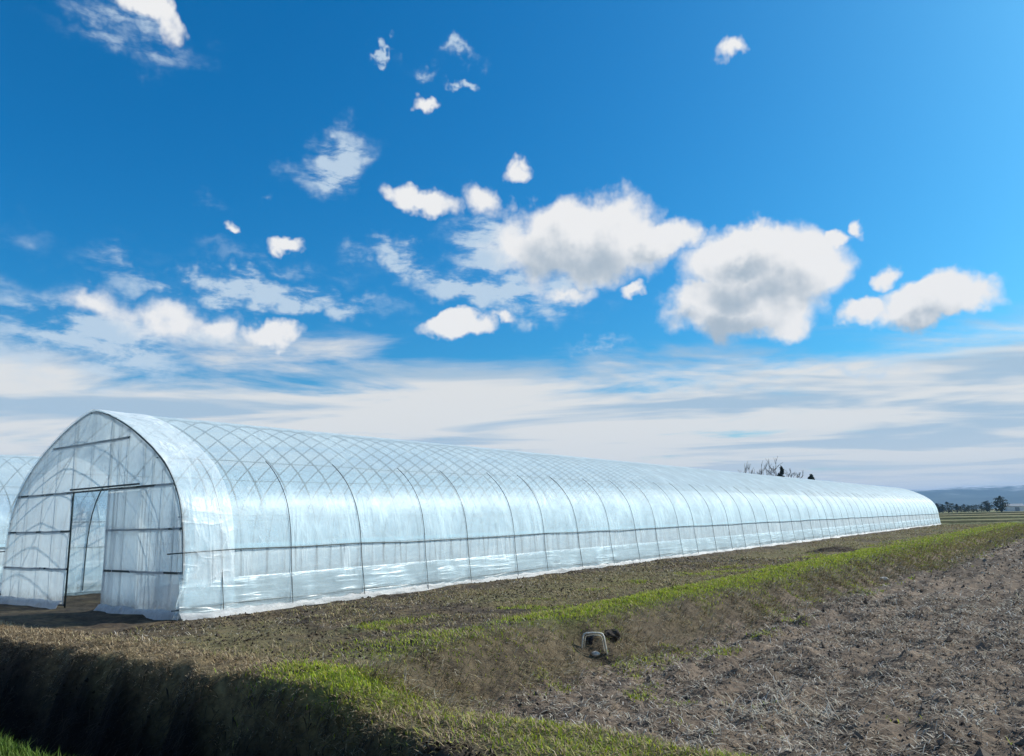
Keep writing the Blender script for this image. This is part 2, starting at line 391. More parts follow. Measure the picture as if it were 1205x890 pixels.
# ------------------------------------------------------------------ ground
def gx(a, b, d): return np.arange(a, b-1e-6, d)
def grow(a, b, d, q):
    r = [a]
    while r[-1] < b: r.append(r[-1]+d); d *= q
    return np.array(r)
def height(x, y, fine=True):
    x = np.asarray(x, float); y = np.asarray(y, float)
    near = 1-sstep(60, 140, np.hypot(x, y-10))
    wob = (fbm(x*.5+9, y*.5, 3, 3)-.5)*.5*near
    wy = (fbm(x*.7, y*.15, 5, 3)-.5)*.30*near
    # field on the right, 0.4 m lower
    drop = sstep(6.25+wob+.012*np.clip(y, 0, 80), 7.25+wob+.014*np.clip(y, 0, 80), x)
    z = -.46*drop
    # low grassy bund closing the field towards the ditch
    z = z + .30*drop*sstep(-1.0+wy, -2.1+wy, y)
    # bank corner mound with the culvert hollow
    z = z + .10*np.exp(-((x-6.2)/.9)**2-((y+.3)/1.4)**2)
    # verge crown
    z = z + .10*np.exp(-((x-5.95)/.55)**2)*sstep(-1, 2, y)*near
    # rim of the pad along the ditch
    z = z + .06*np.exp(-((y+2.2)/.4)**2)*(1-drop)
    # hollow around the drain
    z = z - .30*np.exp(-((x-6.65)/.36)**4-((y-2.0)/.36)**4)
    # ditch
    y0 = -2.55+wy*.6+(fbm(x*2.3, y*.3, 7, 3)-.5)*.34*near - .62*sstep(7.3, 9.0, x)
    dn = sstep(y0+.03, y0-.55, y); upb = sstep(-4.1, -4.75, y+wy*.4)
    z = z*(1-dn) + (-1.25)*dn
    z = z*(1-upb) + (-.13)*upb
    if fine:
        infield = drop*sstep(-1.4, -.9, y)
        amp = (.085+.14*infield)*near
        z = z + (fbm(x*3.1, y*3.1, 11, 4)-.5)*amp + (fbm(x*.9, y*.9, 21, 2)-.5)*.09*near
        z = z + (fbm(x*4.5+3, y*4.5, 19, 3)-.5)*.30*dn*(1-upb)*near
        rid = np.abs(vnoise(x*5+40, y*5, 31)-.5)
        z = z - rid*.07*infield + .028*np.sin(2*np.pi*(x+.35*fbm(x*.2, y*.25, 33, 2))/.8)*infield*near
    # old levees across the far paddies
    return z

def zone_color(x, y):
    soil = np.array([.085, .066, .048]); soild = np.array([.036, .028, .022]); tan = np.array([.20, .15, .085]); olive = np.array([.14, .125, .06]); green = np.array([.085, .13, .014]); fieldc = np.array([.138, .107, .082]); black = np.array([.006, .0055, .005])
    n = fbm(x*1.3, y*1.3, 41, 4); n2 = fbm(x*.35, y*.35, 51, 3); n3 = fbm(x*3, y*3, 61, 3)
    def mixc(c, d, f): return c*(1-f[:, None]) + d*f[:, None]
    c = np.tile(soil, (len(x), 1))
    c = mixc(c, soild, sstep(.4, .65, n)*.7)
    c = mixc(c, olive, sstep(.42, .6, n2)*sstep(.5, 2.5, x)*.8)
    c = mixc(c, tan*.7, sstep(.5, .7, n3)*.5)
    c = mixc(c, tan*.8, np.exp(-((y+2.15)/.5)**4)*sstep(7.5, 5.5, x)*.9)
    g = grass_mask(x, y); c = mixc(c, green*.95, g*.8)
    inf = sstep(6.9, 7.3, x+(n-.5)*.6)*sstep(-1.6, -1.0, y)
    sl = np.exp(-((x-6.85-.013*np.clip(y, 0, 80))/.6)**4)*sstep(-2.2, -1.2, y); c = mixc(c, np.array([.085, .068, .046]), sl*.8)
    c = mixc(c, fieldc*(.55+.9*n[:, None]), inf)
    c = mixc(c, soild, inf*sstep(.55, .72, n2)*.5)
    sh_ = .62*sstep(7.3, 9.0, x); dit = sstep(-2.6, -2.85, y+sh_)*sstep(-4.75, -4.55, y); c = mixc(c, black, dit)  # shadow of the backlit ditch bank painted into the soil colour
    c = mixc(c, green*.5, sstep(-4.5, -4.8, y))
    far = sstep(70, 100, y)
    bands = fbm(x*.004, y*.035, 71, 3)
    fc = mixc(np.tile(np.array([.17, .16, .07]), (len(x), 1)), np.array([.27, .24, .12]), sstep(.4, .6, bands))
    fc = mixc(fc, np.array([.07, .10, .025]), sstep(.55, .7, fbm(x*.006, y*.05, 81, 2)))
    return mixc(c, fc, far*(1-inf*sstep(200, 120, y)))

def grass_mask(x, y):
    e = 5.82 + .018*np.clip(y, 0, 80) + (fbm(x*.2, y*.35, 91, 3)-.5)*.9
    w = .5 + .012*np.clip(y, 0, 60)
    strip = np.exp(-((x-e)/w)**4)*sstep(.8, 3.0, y)
    patch = 1.1*np.exp(-((x-6.4)/1.0)**4-((y+2.15)/.42)**4)
    patch2 = .5*np.exp(-((x-5.8)/.8)**2-((y+.2)/1.0)**2)
    bund = .55*sstep(7.2, 8, x)*np.exp(-((y+2.2)/.55)**4)
    hole = .6*np.exp(-((x-7.35)/.35)**2-((y-2.5)/.6)**2)
    n = fbm(x*1.1, y*1.1, 95, 3)
    pad = .5*sstep(.55, .7, n)*sstep(2, 4.5, x)*sstep(-1, 1, y)
    return np.clip(np.maximum.reduce([strip*np.clip(.4+1.4*n, 0, 1), patch*(.4+.9*n), patch2*n*1.2, bund*n*1.6, hole, pad])*(x < 40), 0, 1)

def build_ground():
    ys = np.unique(np.round(np.concatenate([-grow(5.2, 6000, .3, 1.35)[::-1], gx(-5.2, 5.5, .05), gx(5.5, 12, .08), gx(12, 26, .16), gx(26, 90, .5), gx(90, 200, 3), grow(200, 6000, 6, 1.25)]), 4))
    xs = np.unique(np.round(np.concatenate([-grow(8, 6000, .5, 1.35)[::-1], gx(-8, -1, .3), gx(-1, 3, .08), gx(3, 13.2, .05), gx(13.2, 30, .3), grow(30, 6000, 1, 1.3)]), 4))
    X, Y = np.meshgrid(xs, ys); x = X.ravel(); y = Y.ravel(); z = height(x, y)
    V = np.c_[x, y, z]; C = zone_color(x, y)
    nx, ny = len(xs), len(ys)
    i = np.arange(ny-1)[:, None]*nx + np.arange(nx-1)[None]
    Q = np.stack([i, i+1, i+nx+1, i+nx], -1).reshape(-1, 4)
    cx = x[Q].mean(1); cy = y[Q].mean(1)
    field = (cx > 7.2+.014*np.clip(cy, 0, 80)) & (cy > -1.2) & (cy < 110) & (cx < 40)
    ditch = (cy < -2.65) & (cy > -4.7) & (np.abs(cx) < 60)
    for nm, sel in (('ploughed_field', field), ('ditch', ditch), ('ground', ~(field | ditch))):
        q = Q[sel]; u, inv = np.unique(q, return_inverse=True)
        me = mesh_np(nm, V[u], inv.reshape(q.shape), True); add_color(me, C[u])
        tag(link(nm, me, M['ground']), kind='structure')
build_ground()

# ------------------------------------------------------------------ grass, straw and clods
def blades(P, length, width, yaw, lean, bend, C0, C1):
    """tapering bent blades: 5 vertices, quad + tip. lean: angle from vertical at the root, bend: added at the tip"""
    n = len(P)
    hd = np.c_[np.cos(yaw), np.sin(yaw), np.zeros(n)]; sd_ = np.c_[-np.sin(yaw), np.cos(yaw), np.zeros(n)]
    def step(a): return hd*np.sin(a)[:, None] + np.array([0, 0, 1.])*np.cos(a)[:, None]
    p1 = P + step(lean)*(length*.5)[:, None]; p2 = p1 + step(lean+bend)*(length*.5)[:, None]
    w = (width*.5)[:, None]*sd_
    V = np.stack([P-w, P+w, p1-w*.85, p1+w*.85, p2], 1).reshape(-1, 3)
    b = np.arange(n)[:, None]*5
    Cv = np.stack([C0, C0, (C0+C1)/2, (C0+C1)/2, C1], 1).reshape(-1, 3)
    return V, [b+np.array([[0, 1, 3, 2]]), b+np.array([[2, 3, 4]])], Cv

def scatter(n, xr, yr, mask, power=1.0):
    """random spots thinned by mask(x, y) and with distance from where one stands"""
    x = rng.uniform(*xr, n); u = rng.random(n)**power; y = yr[0]+(yr[1]-yr[0])*u
    k = rng.random(n) < mask(x, y); return x[k], y[k]

def stuff(name, sets, mat, label, cat):
    parts = merge([(v, f) for v, f, c in sets]); me = mesh_np(name, *parts); add_color(me, np.concatenate([c for *_, c in sets]))
    return tag(link(name, me, mat), label, cat, kind='stuff')

def pal(n, cols, jit=.25):
    cols = np.array(cols); c = cols[rng.integers(0, len(cols), n)]
    return c*rng.uniform(1-jit, 1+jit, (n, 1))

def grass_set(x, y, L, Wd, lean, cols, tip=1.25, yaw=None, dscale=True):
    n = len(x); d = np.hypot(x-CAM.x, y-CAM.y)
    z = height(x, y)-.01
    Wd = Wd*(np.maximum(1, d/11) if dscale else 1)
    yaw = rng.uniform(0, 2*np.pi, n) if yaw is None else yaw + rng.normal(0, .6, n)
    c = pal(n, cols)
    ln = L*rng.uniform(.5, 1.3, n)
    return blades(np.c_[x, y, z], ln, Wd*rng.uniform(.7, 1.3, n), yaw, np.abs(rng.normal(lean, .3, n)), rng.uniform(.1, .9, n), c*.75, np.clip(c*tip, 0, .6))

GREEN = [(.27, .37, .014), (.36, .43, .018), (.19, .28, .014), (.42, .43, .04), (.34, .31, .09)]
TAN = [(.40, .30, .17), (.31, .22, .12), (.47, .37, .23), (.20, .145, .085), (.35, .275, .185)]
STRAW = [(.52, .445, .345), (.39, .325, .25), (.66, .575, .45), (.22, .175, .135), (.29, .24, .185), (.14, .108, .085)]
OLIVE = [(.24, .21, .08), (.30, .25, .11), (.17, .17, .05), (.34, .28, .16)]

def build_cover():
    S = []
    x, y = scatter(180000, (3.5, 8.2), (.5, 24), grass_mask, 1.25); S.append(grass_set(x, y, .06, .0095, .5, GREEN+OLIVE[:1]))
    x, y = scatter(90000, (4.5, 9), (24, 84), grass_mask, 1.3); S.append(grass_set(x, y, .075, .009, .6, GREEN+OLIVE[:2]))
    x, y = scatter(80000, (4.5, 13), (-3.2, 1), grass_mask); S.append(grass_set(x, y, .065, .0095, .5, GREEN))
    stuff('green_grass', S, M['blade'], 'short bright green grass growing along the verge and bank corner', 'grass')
    # near side of the ditch
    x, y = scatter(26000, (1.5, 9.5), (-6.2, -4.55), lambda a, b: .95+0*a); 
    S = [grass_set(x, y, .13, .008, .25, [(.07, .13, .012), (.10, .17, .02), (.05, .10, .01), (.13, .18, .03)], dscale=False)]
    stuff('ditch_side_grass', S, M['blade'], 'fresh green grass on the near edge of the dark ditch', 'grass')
    # dead grass
    S = []
    x, y = scatter(80000, (-4, 8.5), (-2.72, -1.5), lambda a, b: np.clip(sstep(-1.5, -1.95, b+(fbm(a, b, 7, 2)-.5)*.8), 0, 1)*(.25+.75*sstep(.38, .58, fbm(a*5, b*5, 77, 2)))*(1-.8*grass_mask(a, b)))
    S.append(grass_set(x, y, .08, .0075, 1.25, TAN+[(.16, .115, .075), (.11, .08, .055)]))
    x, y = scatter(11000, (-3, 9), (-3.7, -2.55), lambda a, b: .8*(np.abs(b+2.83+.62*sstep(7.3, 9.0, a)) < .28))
    S.append(grass_set(x, y, .22, .008, 1.9, [(.025, .02, .014), (.015, .012, .009), (.05, .04, .026)], yaw=-np.pi/2))  # blades over the ditch face, its shade put into their colours
    slope = lambda a, b: np.exp(-((a-6.85-.013*np.clip(b, 0, 80))/.55)**4)*(.35+.75*fbm(a*.8, b*.8, 8, 2))*(1-.95*np.exp(-((a-6.72)/.4)**2-((b-1.95)/.4)**2))
    x, y = scatter(70000, (5.8, 8.2), (-2, 22), lambda a, b: slope(a, b)*(.25+.75*sstep(.4, .6, fbm(a*3, b*3, 88, 2))), 1.2); S.append(grass_set(x, y, .17, .0085, .9, TAN+OLIVE+[(.50, .43, .31), (.58, .50, .37), (.10, .08, .055), (.14, .11, .075), (.08, .065, .045)], yaw=.5))
    x, y = scatter(50000, (6, 10), (22, 84), lambda a, b: np.exp(-((a-7.2-.013*np.clip(b, 0, 80))/.9)**4)*.8, 1.3); S.append(grass_set(x, y, .2, .009, .9, TAN+OLIVE*3+GREEN[:1], yaw=0.0))
    pad = lambda a, b: (.15+.85*sstep(.4, .65, fbm(a*.7, b*.7, 17, 3)))*sstep(.2, 1.5, a+np.clip(-b, 0, 2))*(1-.7*grass_mask(a, b))
    x, y = scatter(95000, (0.2, 6.4), (-2.2, 16), pad, 1.1); S.append(grass_set(x, y, .10, .0085, 1.1, TAN+OLIVE*2+[(.13, .10, .07)]*2))
    x, y = scatter(38000, (0.2, 6.2), (-1.9, 20), lambda a, b: sstep(.42, .6, fbm(a*1.2, b*.8, 57, 3)), 1.25); S.append(grass_set(x, y, .10, .008, 1.4, STRAW+OLIVE[:1]))
    x, y = scatter(40000, (0.2, 6.4), (16, 84), pad, 1.3); S.append(grass_set(x, y, .11, .009, 1.0, TAN+OLIVE*2))
    x, y = scatter(30000, (6.8, 13.5), (-3.2, -.9), lambda a, b: np.exp(-((b+2.2)/.8)**4)*.9); S.append(grass_set(x, y, .10, .0075, 1.1, TAN+OLIVE+[(.16, .115, .075)]))
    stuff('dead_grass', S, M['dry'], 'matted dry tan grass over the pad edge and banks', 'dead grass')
    # straw on the ploughed field
    S = []
    fm = lambda a, b: sstep(7.0, 7.5, a-.014*np.clip(b, 0, 80))*sstep(-1.7, -1.1, b)*(.28+.72*sstep(.34, .62, fbm(a*1.8, b*1.2, 27, 4)+.10*np.sin(2*np.pi*(a+.35*fbm(a*.2, b*.25, 33, 2))/.8)))
    x, y = scatter(150000, (6.9, 16), (-1.7, 13), fm, 1.2); S.append(grass_set(x, y, .145, .0095, 1.42, STRAW))
    x, y = scatter(70000, (7.5, 30), (12, 60), fm, 1.35); S.append(grass_set(x, y, .17, .012, 1.35, STRAW))
    x, y = scatter(2600, (9.0, 10.9), (-.2, 1.7), lambda a, b: np.exp(-((a-9.8)/.5)**2-((b-.7)/.4)**2)); S.append(grass_set(x, y, .24, .008, 1.15, STRAW[:3]))
    stuff('field_straw', S, M['dry'], 'loose pale straw and stubble strewn over the ploughed field', 'straw')
    # clods
    def clods(x, y, size, cols):
        n = len(x); base = np.array([[1, 0, 0], [-1, 0, 0], [0, 1, 0], [0, -1, 0], [0, 0, .8], [0, 0, -.6]])
        Fo = np.array([[0, 2, 4], [2, 1, 4], [1, 3, 4], [3, 0, 4], [2, 0, 5], [1, 2, 5], [3, 1, 5], [0, 3, 5]])
        s = size*np.exp(rng.normal(0, .45, n)); d = np.hypot(x-CAM.x, y-CAM.y); s = s*np.maximum(1, d/22)
        an = rng.uniform(0, 6.28, n); ca, sa = np.cos(an)[:, None], np.sin(an)[:, None]
        v = base[None]*rng.uniform(.55, 1.3, (n, 6, 1)) + rng.normal(0, .2, (n, 6, 3))
        v = np.stack([v[..., 0]*ca-v[..., 1]*sa, v[..., 0]*sa+v[..., 1]*ca, v[..., 2]], -1)*s[:, None, None]
        v += np.c_[x, y, height(x, y)+s*.15][:, None]
        c = np.repeat(pal(n, cols, .35), 6, 0)
        return v.reshape(-1, 3), [(np.arange(n)[:, None, None]*6+Fo[None]).reshape(-1, 3)], c
    SOIL = [(.14, .112, .09), (.10, .08, .064), (.17, .14, .112), (.08, .064, .052)]
    fm2 = lambda a, b: sstep(6.9, 7.4, a-.014*np.clip(b, 0, 80))*sstep(-1.6, -1.0, b)
    S = []
    x, y = scatter(22000, (6.9, 17), (-1.6, 12), fm2, 1.2); S.append(clods(x, y, .010, SOIL))
    x, y = scatter(1300, (7.2, 16), (-1.2, 12), fm2, 1.2); S.append(clods(x, y, .021, SOIL))
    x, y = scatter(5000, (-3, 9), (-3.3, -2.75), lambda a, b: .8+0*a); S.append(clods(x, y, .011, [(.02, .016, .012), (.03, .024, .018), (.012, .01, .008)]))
    x, y = scatter(14000, (7.5, 30), (12, 60), fm2, 1.3); S.append(clods(x, y, .016, SOIL))
    x, y = scatter(20000, (.1, 6), (-2.3, 20), lambda a, b: .3+.7*sstep(.45, .6, fbm(a, b, 37, 2)), 1.3); S.append(clods(x, y, .012, [(.05, .038, .028), (.035, .027, .02), (.07, .055, .04)]))
    stuff('soil_clods', S, M['clod'], 'broken brown soil clods lying over field and pad', 'soil')
build_cover()

# ------------------------------------------------------------------ greenhouse
HW, LEN, SP = 3.6, 84.24, .585
PROFILE = np.array([(3.62, 0), (3.61, .5), (3.58, 1.0), (3.52, 1.5), (3.40, 1.92), (3.20, 2.27), (2.88, 2.62), (2.45, 2.93), (1.9, 3.24), (1.25, 3.54), (.62, 3.76), (.2, 3.87), (0, 3.9)])
def _cat(P, n):
    # smooth curve through the profile points
    t = np.r_[0, np.cumsum(np.linalg.norm(np.diff(P, axis=0), axis=1))]
    D = np.gradient(P, t, axis=0); out = []
    for u in np.linspace(0, t[-1], n):
        i = min(np.searchsorted(t, u, 'right')-1, len(t)-2); h = t[i+1]-t[i]; s = (u-t[i])/h
        out.append((2*s**3-3*s**2+1)*P[i]+(s**3-2*s**2+s)*h*D[i]+(-2*s**3+3*s**2)*P[i+1]+(s**3-s**2)*h*D[i+1])
    return np.array(out)
HALF = _cat(PROFILE, 60)
ARC = np.r_[HALF, (HALF*[-1, 1])[-2::-1]]              # right foot -> ridge -> left foot, (offset from centre, z)
_T = np.gradient(ARC, axis=0); _T /= np.linalg.norm(_T, axis=1)[:, None]
NRM = np.c_[_T[:, 1], -_T[:, 0]]                        # outward
def half_at(z): return np.interp(z, HALF[:, 1], HALF[:, 0])
def z_at(x): return np.interp(-np.abs(x), -HALF[:, 0], HALF[:, 1])
def off(z0, z1, side, d, n=20):
    """piece of the arch between two heights on one side, pushed out by d"""
    zs = HALF[:, 1]; idx = (zs >= min(z0, z1)) & (zs <= max(z0, z1))
    zz = np.r_[min(z0, z1), zs[idx], max(z0, z1)]
    xx = half_at(zz); T = np.gradient(np.c_[xx, zz], axis=0); T /= np.linalg.norm(T, axis=1)[:, None]+1e-9
    N = np.c_[T[:, 1], -T[:, 0]]
    return (np.c_[xx, zz]+N*d)*[side, 1]

def sheet(name, prof, y0, y1, mat, parent, wrk=.012, seed=0, sag=.012, fade=None, jit=0):
    """film along the house: prof (k,2) in (x offset, z); wrinkled, pulled in a little between the hoops"""
    prof = np.asarray(prof); k = len(prof)
    ys = np.unique(np.r_[gx(y0, min(14, y1), SP/5), gx(14, min(40, y1), SP/3), gx(40, y1, SP/1), y1])
    T = np.gradient(prof, axis=0); T /= np.linalg.norm(T, axis=1)[:, None]+1e-9
    N = np.c_[T[:, 1], -T[:, 0]]
    if N[np.argmax(np.abs(prof[:, 0])), 0]*prof[np.argmax(np.abs(prof[:, 0])), 0] < 0: N = -N
    arc = np.r_[0, np.cumsum(np.linalg.norm(np.diff(prof, axis=0), axis=1))]
    YY, AA = np.meshgrid(ys, arc, indexing='ij')
    d = (fbm(YY*1.6, AA*2.2, seed, 4)-.5)*2*wrk - sag*.5*(1-np.cos(2*np.pi*YY/SP))
    if fade is not None: d = d*fade(arc)[None]
    if jit:      # uneven upper edge
        fr = np.linspace(0, 1, k)[None]*(1-jit*fbm(ys*1.1, ys*0, seed+40, 4)[:, None]*2*.5)
        px_ = np.interp(fr, np.linspace(0, 1, k), prof[:, 0]); pz_ = np.interp(fr, np.linspace(0, 1, k), prof[:, 1])
    else: px_ = np.repeat(prof[None, :, 0], len(ys), 0); pz_ = np.repeat(prof[None, :, 1], len(ys), 0)
    V = np.stack([px_+N[None, :, 0]*d, YY, pz_+N[None, :, 1]*d], -1).reshape(-1, 3)
    i = np.arange(len(ys)-1)[:, None]*k+np.arange(k-1)[None]
    return link(name, mesh_np(name, V, np.stack([i, i+1, i+k+1, i+k], -1).reshape(-1, 4), True), mat, parent)

def gable_sheet(name, x0, x1, z0, z1, y, mat, parent, seed, n=26):
    us = np.linspace(0, 1, n); zs = np.linspace(z0, z1, n); V = []
    for z in zs:
        h = max(half_at(z)-.015, .01); a, b = max(x0, -h), min(x1, h)
        if b < a: a = b = np.clip((a+b)/2, -h, h)
        V.append(np.c_[a+(b-a)*us, np.full(n, y), np.full(n, z)])
    V = np.concatenate(V); V[:, 1] += (fbm(V[:, 0]*2.5, V[:, 2]*1.2, seed, 4)-.5)*.05
    i = np.arange(n-1)[:, None]*n+np.arange(n-1)[None]
    return link(name, mesh_np(name, V, np.stack([i, i+1, i+n+1, i+n], -1).reshape(-1, 4), True), mat, parent)

def hem(name, pts, width, rise, mat, parent, seed, out=(1, 0)):
    """loose crumpled film lying along the foot of a wall"""
    pts = np.asarray(pts, float); n = len(pts); kk = 7; V = []
    for a in range(kk):
        f = a/(kk-1); s = pts[:, 0]+pts[:, 1]*1.0
        w = width*(.35+1.3*fbm(s*1.4+seed, s*0+seed, seed, 3))
        zz = rise*(1-f)**1.5 + (fbm(s*4+a*.6, s*0+a*.9, seed+3, 3))*.11*np.sin(np.pi*min(f+.15, 1)) - .0*f + (.012 if a < kk-1 else -.02)
        V.append(np.c_[pts[:, 0]+out[0]*w*f+(fbm(s*3, s*0+a, seed+5, 2)-.5)*.05, pts[:, 1]+out[1]*w*f, zz])
    V = np.stack(V, 1).reshape(-1, 3)
    i = np.arange(n-1)[:, None]*kk+np.arange(kk-1)[None]
    return link(name, mesh_np(name, V, np.stack([i, i+1, i+kk+1, i+kk], -1).reshape(-1, 4), True), mat, parent)

def build_greenhouse():
    g = empty('greenhouse', (-HW, 0, 0))
    # hoops
    V, f = tube(np.c_[ARC[::3, 0]*.994, np.zeros(len(ARC[::3])), ARC[::3, 1]*.996-.004], .0145, 6, False); hm = mesh_np('hoop', V, f, True); hm.materials.append(M['pipe'])
    nh = int(round(LEN/SP))
    for i in range(1, nh): 
        o = link('hoop', hm, None, g, (random.uniform(-.008, .008), i*SP+random.uniform(-.05, .05), random.uniform(-.012, .006)))
        o.rotation_euler = (random.uniform(-.006, .006), 0, random.uniform(-.008, .008))
    # straps over the film, from the shoulder to the ground
    for sd_ in (1, -1):
        p = off(0, 2.8, sd_, .022); p = p+np.c_[sd_*.075*np.clip(1-p[:, 1]/.75, 0, 1), 0*p[:, 1]]; V, f = tube(np.c_[p[:, 0], np.zeros(len(p)), p[:, 1]], .0068, 5); sm = mesh_np('strap', V, f, True); sm.materials.append(M['strap'])
        for i in range(48):
            y = .55+i*SP*3+random.uniform(-.18, .18)
            if y < LEN-.2:
                o = link('strap', sm, None, g, (0, y, 0)); o.rotation_euler = (random.uniform(-.03, .035), 0, 0)
    # lengthwise pipes
    def rail(name, x, z, r, y0=-.05, y1=LEN+.05, mat='pipe'):
        n = 60; y = np.linspace(y0, y1, n); pipe(name, np.c_[np.full(n, x)+.006*np.sin(y*2.1), y, z+.014*np.sin(y*.7)+.012*np.sin(y*1.9)+.008*np.sin(y*4.3)], r, M[mat], g, 6)
    rail('ridge_pipe', 0, 3.86, .014)
    for sd_ in (1, -1):
        rail('purlin', sd_*(half_at(2.8)-.05), 2.78, .011)
        rail('roll_up_pipe', sd_*(half_at(1.1)+.03), 1.1, .0125, -.32, mat='frame')
        rail('skirt_rail', sd_*(half_at(.18)+.035), .17, .016, -.22)
        rail('curtain_wire', sd_*(half_at(1.7)-.06), 1.7, .008)
    # films
    top = np.where(ARC[:, 1] >= 1.08)[0]
    sheet('roof_film', ARC[top]+NRM[top]*.022, -.02, LEN+.02, M['roof'], g, .006, 1, .004)
    sheet('end_wrap', ARC[2:-2]+NRM[2:-2]*.038, -.04, .95, M['wrap'], g, .016, 9, 0)
    for sd_ in (1, -1):
        sheet('side_curtain', off(1.12, 2.5, sd_, .002), .1, LEN-.1, M['curtain'], g, .004, 5+sd_, .002)
        sheet('side_film', off(.06, 1.2, sd_, .004), 0, LEN, M['side'], g, .012, 15+sd_, .004)
        p = off(.0, .62, sd_, .02); p = p[::-1]; p = p+np.c_[np.linspace(0, .05, len(p))*sd_, np.zeros(len(p))]
        sheet('skirt_film', p, -.1, LEN+.05, M['skirt'], g, .02, 25+sd_, 0)
        ys = np.r_[gx(-.12, 8, .08), gx(8, 30, .16), gx(30, LEN, .6)]
        hm_ = hem('skirt_hem', np.c_[np.full(len(ys), sd_*(HW+.06)), ys], .085+.42*np.exp(-((ys-.45)/.6)**2), .035, M['hem'], g, 33+sd_, (sd_, 0))
    # loose film at the near corner
    n, kk = 24, 14; V = []
    for a in range(n):
        z = 1.1*a/(n-1)
        for b in range(kk):
            f_ = b/(kk-1); w = .04+.09*(1-a/(n-1))**1.4+.10*(fbm(np.array([z*3.]), np.array([.3]), 5, 2)[0])
            V.append((half_at(z)+.03+.07*math.sin(f_*5+z*7)*f_+.05*(fbm(np.array([z*5]), np.array([f_*4]), 8, 3)[0]-.5), .15-f_*(w+.15), max(z-.02*f_, .01)))
    i = np.arange(n-1)[:, None]*kk+np.arange(kk-1)[None]
    link('corner_flap', mesh_np('corner_flap', np.array(V), np.stack([i, i+1, i+kk+1, i+kk], -1).reshape(-1, 4), True), M['skirt'], g)
    # ends
    for y, s_ in ((0, -1), (LEN, 1)):
        P = np.c_[ARC[::2, 0]*.996, np.full(len(ARC[::2]), y), ARC[::2, 1]*.997]
        pipe('end_arch', P, .02, M['frame'], g, 8)
        yb = y+s_*.012
        def bar(x0, x1, z, r=.0195, nm='end_bar', yy=None, mat='frame'):
            V, f = box(((x0+x1)/2, yb if yy is None else yy, z), (abs(x1-x0), .03, r*2)); return link(nm, mesh_np(nm, V, f), M[mat], g)
        def post(x, z0, z1, r=.019, nm='end_post', mat='frame', dx=0):
            return pipe(nm, [(x, y, z0), (x+dx*.5, y, (z0+z1)/2), (x+dx, y, z1)], r, M[mat], g, 8)
        d0, d1 = -.60, .88            # door jambs, offsets from the middle
        post(d0, 0, float(z_at(d0))); post(d1, 0, float(z_at(d1)))
        for x in (-3.1, -2.67, -1.92, -1.31): post(x, 0.05, float(z_at(x)), .0115, 'end_stud', 'pipe')
        for x in (1.2, 1.5, 2.12, 2.45, 2.82, 3.2): post(x, 0.05, float(z_at(x)), .0115, 'end_stud', 'pipe')
        post(.13, 2.3, 3.86, .009, 'end_stud', 'pipe')
        bar(-1.62, 1.55, 3.24)
        bar(-half_at(2.28), half_at(2.28), 2.28)
        for z in (1.5, .75, .06):
            bar(-half_at(z), d0, z, .0195 if z > .1 else .023); bar(d1, half_at(z), z, .0195 if z > .1 else .023)
        bar(-.62, 2.05, 2.33, .016, 'door_rail', y+s_*.055)
        for a, b in ((d0, -1.62), (d1, 1.55)):                 # thin braces in the gable
            pipe('end_brace', [(a, y+.02, 3.2), ((a+b)/2, y+.02, 2.75), (b, y+.02, 2.32)], .007, M['pipe'], g, 6)
        gable_sheet('gable_film', -4, 4, 2.28, 3.885, y+s_*.03, M['gable'], g, 71)
        gable_sheet('end_panel_film', -4, d0, .05, 2.28, y+s_*.03, M['gable'], g, 72)
        gable_sheet('end_panel_film', d1, 4, .05, 2.28, y+s_*.03, M['gable'], g, 73)
        if s_ > 0: gable_sheet('end_panel_film', d0, d1, .05, 2.28, y+s_*.03, M['gable'], g, 74)
        for a, b, sdn in ((-3.7, d0, 3), (d1, 3.75, 4)):
            xs_ = np.arange(a, b, .06); hem('end_hem', np.c_[xs_, np.full(len(xs_), y+s_*.02)], .16, .09, M['hem'], g, 51+sdn, (0, s_))
    # sliding door pushed open behind the right hand panel
    door = empty('sliding_door', (0, .06, 0)); door.parent = g
    for x in (.95, 2.12): pipe('stile', [(x, 0, .06), (x, 0, 1.2), (x, 0, 2.3)], .016, M['frame'], door)
    for z in (.1, .75, 1.5, 2.26): V, f = box((1.53, 0, z), (1.17, .024, .026)); link('crossbar', mesh_np('crossbar', V, f), M['frame'], door)
    V, f = box((1.53, .016, 1.18), (1.14, .003, 2.14)); link('door_film', mesh_np('door_film', V, f), M['gable'], door)
    return g

def copy_tree(o, parent=None):
    c = o.copy(); COL.objects.link(c); c.parent = parent
    for ch in list(o.children): copy_tree(ch, c)
    return c
gh = build_greenhouse()
tag(gh, 'long clear plastic tunnel greenhouse in the foreground with open doorway in its arched end', 'greenhouse', 'plastic tunnel greenhouses side by side')
gh2 = copy_tree(gh); gh2.location = (-14.8, 0, 0)
gh2['label'] = 'second plastic tunnel greenhouse partly hidden behind the first at left edge'

# ------------------------------------------------------------------ far country
def far_point(px, dist, z=0.):
    a, _ = px_dir(px, 600); v = CAM + (rh*math.sin(a)+fh*math.cos(a))*dist; return Vector((v.x, v.y, z))

def mat_plain(name, c0, c1, scale, rough=.9, bump=.3):
    mt, k, o = new_mat(name); p = obj_coord(k); n = k.noise(p, scale, 6, .65)
    principled(k, o, k.mix(k.mapr(n, .35, .68), c0, c1), rough, 0, k.bump(n, bump, .1), .2); return mt
M['bark'] = mat_plain('bark', (.03, .026, .022), (.07, .06, .05), 6)
M['leaf_dark'] = mat_attr('evergreen_leaves', .7, .1, .2)
M['levee'] = mat_plain('levee_turf', (.06, .065, .025), (.12, .11, .05), 2)

